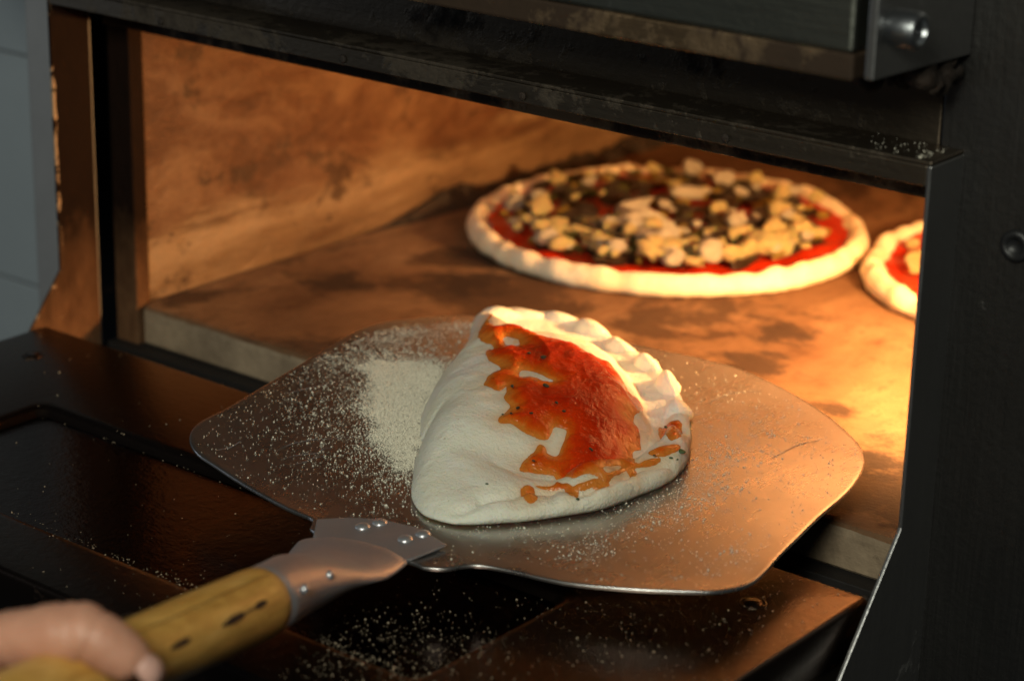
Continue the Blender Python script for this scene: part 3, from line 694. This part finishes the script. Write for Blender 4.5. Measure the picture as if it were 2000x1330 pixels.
#SAUCE_END
def poly_sd(px, py, poly):
    """signed distance, positive inside"""
    P_ = np.array(poly); n = len(P_); d = np.full(px.shape, 1e9); ins = np.zeros(px.shape, bool)
    for i in range(n):
        ax, ay = P_[i]; bx_, by = P_[(i + 1) % n]; ex, ey = bx_ - ax, by - ay
        t = np.clip(((px - ax) * ex + (py - ay) * ey) / (ex * ex + ey * ey + 1e-12), 0, 1)
        d = np.minimum(d, np.hypot(px - ax - ex * t, py - ay - ey * t))
        c = ((ay > py) != (by > py)) & (px < (bx_ - ax) * (py - ay) / (by - ay + 1e-12) + ax); ins ^= c
    return np.where(ins, d, -d)
def sauce_mesh():
    st = .0045
    aa = np.arange(-.75, .75, st); bb = np.arange(-.12, .80, st); A, B = np.meshgrid(aa, bb, indexing='ij')
    # ragged edge
    wa = A + .009 * fbm(A * 30, B * 30, 41, 2); wb = B + .009 * fbm(A * 16, B * 16, 57, 3)
    f = np.full(A.shape, -1e9)
    for p in SAUCE: f = np.maximum(f, poly_sd(wa, wb, smooth_closed(p, 3)))
    for p in HOLES: f = np.minimum(f, -poly_sd(wa, wb, smooth_closed(p, 3)))
    f = f + .001
    lum = .5 + .5 * fbm(A * 5, B * 5, 71, 4)
    th = .024 * (1 - np.exp(-np.maximum(f, 0) / .045)) * (.45 + .9 * lum) + .010 * np.maximum(0, fbm(A * 20, B * 20, 77, 3)) * (f > .01)
    th = np.where(f > 0, th + .0002, f * .6)
    x, y = l2w(A, B); z = zb(x, y) + Hcal(A, B) + .001 + th
    keep = f > -.008
    cell = keep[:-1, :-1] & keep[1:, :-1] & keep[:-1, 1:] & keep[1:, 1:]
    used = np.zeros(A.shape, bool); used[:-1, :-1] |= cell; used[1:, :-1] |= cell; used[:-1, 1:] |= cell; used[1:, 1:] |= cell
    idx = -np.ones(A.shape, int); idx[used] = np.arange(used.sum())
    V = np.stack((x[used], y[used], z[used]), 1)
    I, J = np.nonzero(cell)
    Fc = np.stack((idx[I, J], idx[I + 1, J], idx[I + 1, J + 1], idx[I, J + 1]), 1)
    o = from_arrays('tomato_sauce', V, Fc, M_sauce, calz)
    at = o.data.attributes.new('thick', 'FLOAT', 'POINT')
    tk = sstep(0, .16, f) * .5 + th / .05 * .8 * (.4 + lum)
    at.data.foreach_set('value', np.ascontiguousarray(tk[used], dtype=np.float32))
    return o, A[f > .01], B[f > .01]
so, SA, SB = sauce_mesh()
_v = np.zeros(len(dough.data.vertices) * 3); dough.data.vertices.foreach_get('co', _v); _v = _v.reshape(-1, 3)
_a, _b = w2l(_v[:, 0] + wloc(calz).x, _v[:, 1] + wloc(calz).y)
_f = np.full(len(_a), -1e9)
for p in SAUCE: _f = np.maximum(_f, poly_sd(_a, _b, p))
_st = np.exp(np.minimum(_f, 0) / .022) * (.5 + .5 * vnoise(_a * 18, _b * 18, 4))
_at = dough.data.attributes.new('stain', 'FLOAT', 'POINT'); _at.data.foreach_set('value', _st.astype(np.float32))
# herb flecks in the sauce and on the rim
def speck(name, a, b, r, mat, parent, lift=.022):
    x, y = l2w(a, b); z = float(zb(x, y) + Hcal(np.float64(a), np.float64(b))) + lift
    bm = bmesh.new(); bmesh.ops.create_icosphere(bm, subdivisions=2, radius=r, matrix=Matrix.Translation((x, y, z)) @ Matrix.Rotation(random.uniform(0, 3), 4, 'Z') @ Matrix.Diagonal((1, random.uniform(.5, .9), .5, 1)))
    for v in bm.verts: v.co += Vector(mn.noise_vector(v.co * 60)) * r * .35
    return from_bm(name, bm, mat, parent, True)
#SPECKS
SPECKS = [(-0.02, 0.27, 0.013), (-0.003, 0.221, 0.007), (-0.243, 0.211, 0.01), (-0.212, 0.307, 0.01), (-0.278, 0.349, 0.007), (-0.352, 0.246, 0.009), (-0.359, 0.287, 0.006), (-0.309, 0.376, 0.006), (-0.42, 0.472, 0.009), (-0.536, 0.324, 0.006), (-0.39, 0.234, 0.005), (-0.249, 0.669, 0.006), (-0.442, 0.657, 0.005), (-0.408, 0.212, 0.004)]
LEAVES = [(-0.367, 0.728, 0.013), (-0.409, 0.702, 0.006), (-0.399, 0.719, 0.005), (-0.699, 0.22, 0.005), (-0.698, 0.475, 0.006)]
for a, b, r in SPECKS: speck('herb_flake', a, b, r, M_herb, calz)
for a, b, r in LEAVES: speck('herb_leaf', a, b, r, M_leaf, calz, .002)

# ================================================================== flour grains
def grains(name, pts, size, mat, jitter=.35, parent=None, nrm=None):
    """each grain a little irregular octahedron"""
    n = len(pts)
    o6 = np.array([(1, 0, 0), (-1, 0, 0), (0, 1, 0), (0, -1, 0), (0, 0, 1), (0, 0, -1)], float)
    r = size * (.5 + rng.gamma(2.0, .28, (n, 1, 1)))
    V = o6[None] * r * (1 + rng.uniform(-jitter, jitter, (n, 6, 1)))
    th = rng.uniform(0, 6.28, n); c, s = np.cos(th)[:, None], np.sin(th)[:, None]
    X = V[:, :, 0] * c - V[:, :, 1] * s; Y = V[:, :, 0] * s + V[:, :, 1] * c
    V = np.stack((X, Y, V[:, :, 2] * .8), 2) + pts[:, None, :]
    f8 = np.array([(0, 2, 4), (2, 1, 4), (1, 3, 4), (3, 0, 4), (2, 0, 5), (1, 2, 5), (3, 1, 5), (0, 3, 5)])
    Fc = (f8[None] + (np.arange(n) * 6)[:, None, None]).reshape(-1)
    me = bpy.data.meshes.new(name); me.vertices.add(n * 6); me.vertices.foreach_set('co', V.reshape(-1).astype(np.float32))
    me.loops.add(len(Fc)); me.loops.foreach_set('vertex_index', Fc.astype(np.int32))
    nf = len(Fc) // 3; me.polygons.add(nf); me.polygons.foreach_set('loop_start', np.arange(nf, dtype=np.int32) * 3); me.polygons.foreach_set('loop_total', np.full(nf, 3, dtype=np.int32))
    me.update(); me.validate()
    return mkobj(name, me, mat, parent, False)
def scatter(n, dens, x0, x1, y0, y1):
    out_ = np.zeros((0, 2))
    while len(out_) < n:
        p = np.stack((rng.uniform(x0, x1, n * 4), rng.uniform(y0, y1, n * 4)), 1)
        out_ = np.vstack((out_, p[rng.uniform(0, 1, len(p)) < dens(p[:, 0], p[:, 1])]))
        if len(out_) == 0: break
    return out_[:n]
def gauss(x, y, cx, cy, sx, sy, rot=0):
    c, s = math.cos(rot), math.sin(rot); dx, dy = x - cx, y - cy; a = dx * c + dy * s; b = -dx * s + dy * c
    return np.exp(-((a / sx) ** 2 + (b / sy) ** 2) / 2)
patch = [(1.459, -0.015), (1.476, 0.099), (1.531, 0.185), (1.601, 0.179), (1.757, -0.029), (1.944, -0.306), (2.011, -0.439), (1.93, -0.415), (1.856, -0.388), (1.729, -0.269), (1.616, -0.189), (1.567, -0.087)]
def dens_patch(x, y):
    # combed edge: ragged strokes
    f = poly_sd(x + .05 * fbm(x * 4, y * 22, 5, 3), y + .05 * fbm(x * 14, y * 6, 6, 3), patch)
    return sstep(-.03, .03, f) * (.75 + .25 * vnoise(x * 60, y * 12, 3))
def dens_blade(x, y):
    inside = poly_sd(x, y, OUT[::2]) > .012
    f = poly_sd(x, y, patch)
    near = np.exp(np.minimum(f, 0) / .085) * .75 + np.exp(np.minimum(f, 0) / .035) * .5
    clump = .35 + .9 * np.clip(fbm(x * 9, y * 9, 15, 4) + .45, 0, 1)
    d = near * clump
    d += .60 * gauss(x, y, 1.32, .22, .045, .20, -.2) * clump * 1.2 + .45 * gauss(x, y, 1.33, -.02, .08, .14) * clump + .5 * gauss(x, y, 1.42, .50, .08, .07)
    d2 = 0
    d2 = d2 + .10 * gauss(x, y, 2.54, .47, .15, .10, -.8) + .42 * gauss(x, y, 2.75, -.10, .06, .12, .1) + .22 * gauss(x, y, 2.71, .10, .05, .18, .25) + .12 * gauss(x, y, 2.62, .30, .10, .14, .5)
    d2 = d2 + .34 * gauss(x, y, 2.73, -.53, .05, .055) * clump * 1.3 + .30 * gauss(x, y, 3.045, -.31, .045, .08) * clump * 1.3 + .16 * gauss(x, y, 2.55, -.55, .10, .055)
    d2 = d2 + .20 * gauss(x, y, 2.68, -.28, .06, .11) * clump * 1.3 + .07 * gauss(x, y, 2.15, -.70, .10, .05) + .20 * gauss(x, y, 2.02, -.55, .06, .05)
    d += d2 * .5
    d += .010 + .018 * gauss(x, y, 2.9, .1, .2, .35) + .03 * gauss(x, y, 1.66, -.42, .2, .2)
    return np.where(inside, np.clip(d, 0, 1), 0)
p1 = scatter(30000, dens_patch, 1.1, 2.3, -.8, .6)
p2 = scatter(22000, dens_blade, 1.0, 3.3, -1.1, 1.1)
pp = np.vstack((p1, p2))
def warpz(x, y): return .010 * fbm(x * 1.1, y * 1.1, 12, 2)
gz = zb(pp[:, 0], pp[:, 1]) + warpz(pp[:, 0], pp[:, 1]) + rng.uniform(.0005, .0018, len(pp)); gz[:len(p1)] += rng.uniform(0, .003, len(p1))
g = grains('flour', np.column_stack((pp, gz)), .0016, M_grain)
tag(g, 'pale semolina flour dusted over the metal blade around the calzone', 'flour', kind='stuff')
def dens_door(x, y):
    ok = (x > .03) & (x < 3.32) & (y > -1.48) & (y < -.10)
    cl = .3 + np.clip(fbm(x * 7, y * 7, 25, 4) + .5, 0, 1)
    d = .9 * np.exp(-((y + 1.215) / .03) ** 2) * sstep(1.0, 2.5, x) * (x < 2.75) * cl + .5 * gauss(x, y, 2.60, -1.10, .12, .10) * cl + .16 * gauss(x, y, 2.35, -1.15, .25, .10) * cl
    d += .30 * np.exp(-((y + 1.225) / .012) ** 2) * (x > 1.1) * (x < 2) + .22 * gauss(x, y, 2.45, -1.35, .3, .08) + .10 * gauss(x, y, 3.1, -.30, .2, .2) + .05 * gauss(x, y, 3.0, -.7, .2, .3) + .02 * (x > 2.2)
    d += .005 + .12 * np.exp(-((y + .62) / .012) ** 2) * (x > .9) * (x < 1.6)
    return np.where(ok, np.clip(d, 0, 1), 0)
pd_ = scatter(2300, dens_door, 0, 3.4, -1.5, -.08)
inr = (pd_[:, 0] > rx0 + .01) & (pd_[:, 0] < rx1 - .01) & (pd_[:, 1] > ry0 + .01) & (pd_[:, 1] < ry1 - .01)
g = grains('flour', np.column_stack((pd_, np.where(inr, ZD - .0305, ZD + .001) + .001)), .0014, M_grain_d)
tag(g, 'toasted semolina grains spilled on the lowered oven door below the peel', 'flour', kind='stuff')
# few grains on the hood's top corner
hp = np.column_stack((3.1 + .25 * rng.uniform(0, 1, 60) ** .5, rng.uniform(.01, .16, 60), np.full(60, 1.0145)))
g = grains('flour', hp, .0017, M_grain); tag(g, 'scattered flour specks on top of the hood corner of the oven mouth', 'flour', kind='stuff')

# ================================================================== the two pizzas inside
def pizza(name, label, c, R, seed, ntop, edge_bias, seeds=0):
    rs = random.Random(seed)
    root = thing(name, label, 'pizza', (c[0], c[1], ZS), 'pizzas baking on the stone deck')
    NP, prof = 220, [(.70, .035), (.84, .040), (.885, .050), (.905, .066), (.925, .080), (.95, .086), (.975, .076), (.992, .052), (1.0, .032), (.985, .006), (.96, .001)]
    V = []
    for t, z in prof:
        for i in range(NP):
            a = 2 * math.pi * i / NP
            n1 = mn.noise(Vector((math.cos(a) * 2.2, math.sin(a) * 2.2, seed))); n2 = mn.noise(Vector((math.cos(a) * 9, math.sin(a) * 9, seed + 4)))
            r = R * (t * (1 + .025 * n1 + .012 * n2) + .0); zz = z * (1 + .22 * n1 + .22 * n2) + .006 * mn.noise(Vector((math.cos(a) * 20 * t, math.sin(a) * 20 * t, seed)))
            V.append((c[0] + r * math.cos(a), c[1] + r * math.sin(a), ZS + max(.001, zz)))
    Fc = [(r * NP + i, r * NP + (i + 1) % NP, (r + 1) * NP + (i + 1) % NP, (r + 1) * NP + i) for r in range(len(prof) - 1) for i in range(NP)]
    Fc = [f[::-1] for f in Fc]
    from_arrays('crust', V, Fc, M_pdough, root)
    # sauce bed
    V = [(c[0], c[1], ZS + .05)]; NR = 14; 
    for k in range(1, NR + 1):
        for i in range(NP):
            a = 2 * math.pi * i / NP; n1 = mn.noise(Vector((math.cos(a) * 7, math.sin(a) * 7, seed + 9)))
            r = R * (.895 + .035 * n1) * k / NR
            z = .056 + .012 * mn.noise(Vector((r * math.cos(a) * 7, r * math.sin(a) * 7, seed))) + (.004 if k == NR else 0)
            V.append((c[0] + r * math.cos(a), c[1] + r * math.sin(a), ZS + z))
    Fc = [(0, 1 + i, 1 + (i + 1) % NP) for i in range(NP)] + [(1 + (k - 1) * NP + i, 1 + k * NP + i, 1 + k * NP + (i + 1) % NP, 1 + (k - 1) * NP + (i + 1) % NP) for k in range(1, NR) for i in range(NP)]
    from_arrays('tomato_sauce', V, Fc, M_sauce2, root)
    meshes = {}
    def lump(kind, i, r, diag, mat):
        key = (kind, i)
        if key not in meshes:
            bm = bmesh.new(); bmesh.ops.create_icosphere(bm, subdivisions=2, radius=1)
            for v in bm.verts:
                v.co = Vector([abs(q) ** .7 * (1 if q > 0 else -1) for q in v.co])
                v.co *= 1 + .55 * mn.noise(v.co * 1.5 + Vector((i * 7, seed, 0))) + .25 * mn.noise(v.co * 4 + Vector((i * 7, seed, 3)))
            me = bpy.data.meshes.new(kind); bm.to_mesh(me); bm.free(); me.materials.append(mat); me.polygons.foreach_set('use_smooth', [True] * len(me.polygons)); me['scaled'] = 1
            meshes[key] = me
        return meshes[key]
    def put(kind, x, y, z, sx, sy, sz, mat, rot=None):
        o = bpy.data.objects.new(kind, lump(kind, rs.randrange(7), 1, None, mat)); COL.objects.link(o); o.parent = root
        o.location = (x - c[0], y - c[1], z - ZS); o.scale = (sx * S, sy * S, sz * S); o.rotation_euler = (rs.uniform(-.3, .3), rs.uniform(-.3, .3), rs.uniform(0, 3.14) if rot is None else rot)
        return o
    return root, put, rs
pz1, put, rs = pizza('pizza', 'whole pizza with cheese chunks and vegetables baking nearer the left chamber wall', (1.03, 2.25), .80, 3, 90, 0)
c1 = (1.03, 2.25); toward = Vector((.62, -.78))
for k in range(100):        # dark mushrooms and greens fill the middle
    a = rs.uniform(0, 6.283); r = .65 * math.sqrt(rs.random())
    put('mushroom_slice', c1[0] + r * math.cos(a), c1[1] + r * math.sin(a), ZS + .085 + .012 * (r < .45), rs.uniform(.035, .07), rs.uniform(.025, .045), .016, M_veg2)
for k in range(90):
    a = rs.uniform(0, 6.283); r = .66 * math.sqrt(rs.random())
    put('green_vegetable', c1[0] + r * math.cos(a), c1[1] + r * math.sin(a), ZS + .088, rs.uniform(.02, .035), rs.uniform(.012, .025), .014, M_veg3)
for k in range(55):
    a = rs.uniform(0, 6.283); r = .665 * math.sqrt(rs.random())
    put('golden_vegetable', c1[0] + r * math.cos(a), c1[1] + r * math.sin(a), ZS + .095, rs.uniform(.018, .035), rs.uniform(.012, .025), .014, M_veg)
n_ = 0
while n_ < 165:            # crumbled cheese, thicker toward the near side
    a = rs.uniform(0, 6.283); r = .665 * math.sqrt(rs.random()); d = Vector((math.cos(a), math.sin(a)))
    if rs.random() > .10 + .9 * max(0, d.dot(toward)) * (r / .68) + .15 * (r > .5): continue
    s = rs.choice((.011, .014, .018, .024, .030, .040)) * rs.uniform(.8, 1.2)
    put('cheese_chunk', c1[0] + r * d.x, c1[1] + r * d.y, ZS + .09 + s * .5 + rs.uniform(0, .02), s * rs.uniform(.8, 1.4), s, s * rs.uniform(.5, .8), M_cheese if rs.random() < .88 else M_white); n_ += 1
for k in range(26):       # melted pools that run into one another
    a = rs.uniform(-2.2, .7); r = rs.uniform(.2, .64)
    put('melted_cheese', c1[0] + r * math.cos(a), c1[1] + r * math.sin(a), ZS + .092, rs.uniform(.05, .09), rs.uniform(.035, .06), rs.uniform(.014, .024), M_cheese)
for x, y, l, rt in ((.99, 2.45, .075, .55), (.945, 2.13, .07, .75), (1.12, 2.04, .085, .2)):
    put('white_cheese_stick', x, y, ZS + .135, l, .026, .024, M_white, rt)
pz2, put, rs = pizza('pizza', 'second pizza half hidden behind the right post of the oven mouth', (2.59, 2.74), .82, 11, 60, 0)
c2 = (2.59, 2.74)
for k in range(40):
    a = rs.uniform(0, 6.283); r = .6 * math.sqrt(rs.random())
    put('mushroom_slice', c2[0] + r * math.cos(a), c2[1] + r * math.sin(a), ZS + .075, rs.uniform(.04, .075), rs.uniform(.03, .05), .018, M_veg2)
for k in range(85):
    a = rs.uniform(0, 6.283); r = .665 * math.sqrt(rs.random()); s = rs.uniform(.014, .036)
    put('cheese_chunk', c2[0] + r * math.cos(a), c2[1] + r * math.sin(a), ZS + .10, s * rs.uniform(.8, 1.6), s, s * .7, M_cheese)

# ================================================================== hand on the handle
def chain_skin(chains, name, mat, parent, sub=2):
    me = bpy.data.meshes.new(name); V, Ed, R = [], [], []; idx = {}
    def vid(p, r):
        k = tuple(round(q, 4) for q in p)
        if k not in idx: idx[k] = len(V); V.append(p); R.append(r)
        return idx[k]
    for ch in chains:
        ids = [vid(p, r) for p, r in ch]; Ed += list(zip(ids, ids[1:]))
    wl = wloc(parent)
    me.from_pydata([tuple(Vector(p) - wl) for p in V], Ed, []); me.update()
    o = bpy.data.objects.new(name, me); COL.objects.link(o); o.parent = parent
    m = o.modifiers.new('skin', 'SKIN'); m.use_smooth_shade = True
    for i, r in enumerate(R):
        sv = me.skin_vertices[0].data[i]; sv.radius = (r, r) if not isinstance(r, tuple) else r; sv.use_root = (i == 0)
    m2 = o.modifiers.new('sub', 'SUBSURF'); m2.levels = sub; m2.render_levels = sub
    dg = bpy.context.evaluated_depsgraph_get(); me2 = bpy.data.meshes.new_from_object(o.evaluated_get(dg))
    o.modifiers.clear(); o.data = me2; me2.name = name; me2.materials.clear(); me2.materials.append(mat)
    me2.polygons.foreach_set('use_smooth', [True] * len(me2.polygons)); bpy.data.meshes.remove(me)
    return o
pers = thing('person', 'bare hand gripping the wooden handle of the pizza peel at lower left', 'person', (2.5, -2.4, .1))
def hp_(t, ang, r):
    u0 = Vector((0, 0, 1)); u0 = (u0 - HD * u0.dot(HD)).normalized(); v0 = HD.cross(u0)   # v0 points to the handle's right (+x)
    return tuple(PJ + HD * t + (u0 * math.cos(math.radians(ang)) + v0 * math.sin(math.radians(ang))) * r)
vv = HD.cross(Vector((0, 0, 1)))
LEFT = 1 if vv.x < 0 else -1     # sign of the angle that points to the handle's left
def q(t, ang, r): return hp_(t, ang * LEFT, r)
wrist = q(1.55, 118, .46); palm = q(1.08, 100, .25); palm0 = q(.98, 80, .235)
chains = [[(q(2.6, 125, .95), .17), (q(2.0, 122, .68), .15), (wrist, .125), (palm, .125)]]
chains.append([(palm, .125), ((2.36, -2.36, .215), .088), ((2.50, -2.315, .255), .064), ((2.59, -2.28, .285), .068), ((2.665, -2.245, .305), .076), ((2.71, -2.22, .288), .063), ((2.745, -2.197, .255), .058), ((2.775, -2.175, .222), .047)])
for i, (t, ln) in enumerate(((.86, 1.0), (1.01, 1.06), (1.16, 1.0), (1.30, .84))):
    chains.append([(palm, .125), (q(t, 118, .20), .07), (q(t - .01, 160, .155), .052), (q(t - .02, 205, .145), .048), (q(t - .02, 250, .14), .045), (q(t - .02, 250 + 32 * ln, .137), .038)])
hand = chain_skin(chains, 'hand', M_skin, pers, 3)
for v in hand.data.vertices:
    p = v.co * 1.0
    v.co += v.normal * (.0035 * mn.noise(p * 16) + .0022 * mn.noise(p * 45))
    for c_, ax_, wd_ in ((Vector((2.665, -2.245, .305)), Vector((.1, .06, .03)), .006), (Vector((2.64, -2.257, .298)), Vector((.1, .06, .03)), .005), (Vector((2.69, -2.232, .297)), Vector((.08, .05, -.04)), .005), (Vector((2.50, -2.315, .255)), Vector((.1, .05, .04)), .007)):
        d_ = abs((p - (c_ - Vector((2.5, -2.4, .1)))).dot(ax_.normalized()) + .004 * mn.noise(p * 30))
        if (p - (c_ - Vector((2.5, -2.4, .1)))).length < .12: v.co -= v.normal * .0045 * math.exp(-(d_ / wd_) ** 2)
# thumbnail
tip = Vector((2.775, -2.175, .222)); dirt = (tip - Vector((2.735, -2.205, .268))).normalized(); up_ = (CAM - tip).normalized(); up_ = (up_ - dirt * up_.dot(dirt)); up_ = (up_ + Vector((-.2, .2, .5))).normalized(); up_ = (up_ - dirt * up_.dot(dirt)).normalized(); sd_ = dirt.cross(up_)
V, Fc = [], []
for j in range(9):
    for i in range(9):
        u = (i / 8 - .5) * 2; v_ = j / 8; wdt = .031 * (1 - .35 * max(0, abs(v_ - .5) * 2 - .4))
        p = tip + dirt * (-.022 + v_ * .058) + sd_ * u * wdt + up_ * (.0465 - .016 * u * u - .012 * max(0, v_ - .4) ** 2 * 4)
        V.append(p)
Fc = [(j * 9 + i, j * 9 + i + 1, j * 9 + i + 10, j * 9 + i + 9) for j in range(8) for i in range(8)]
nl = from_arrays('thumbnail', V, Fc, M_nail, hand); mm = nl.modifiers.new('thick', 'SOLIDIFY'); mm.thickness = .004 * S; mm.offset = 0

# ================================================================== scale everything to metres
for me in list(bpy.data.meshes):
    if me.users and not me.get('scaled'): me.transform(Matrix.Scale(S, 4))
for o in SC.objects:
    if o.type in ('MESH', 'EMPTY'): o.location = o.location * S
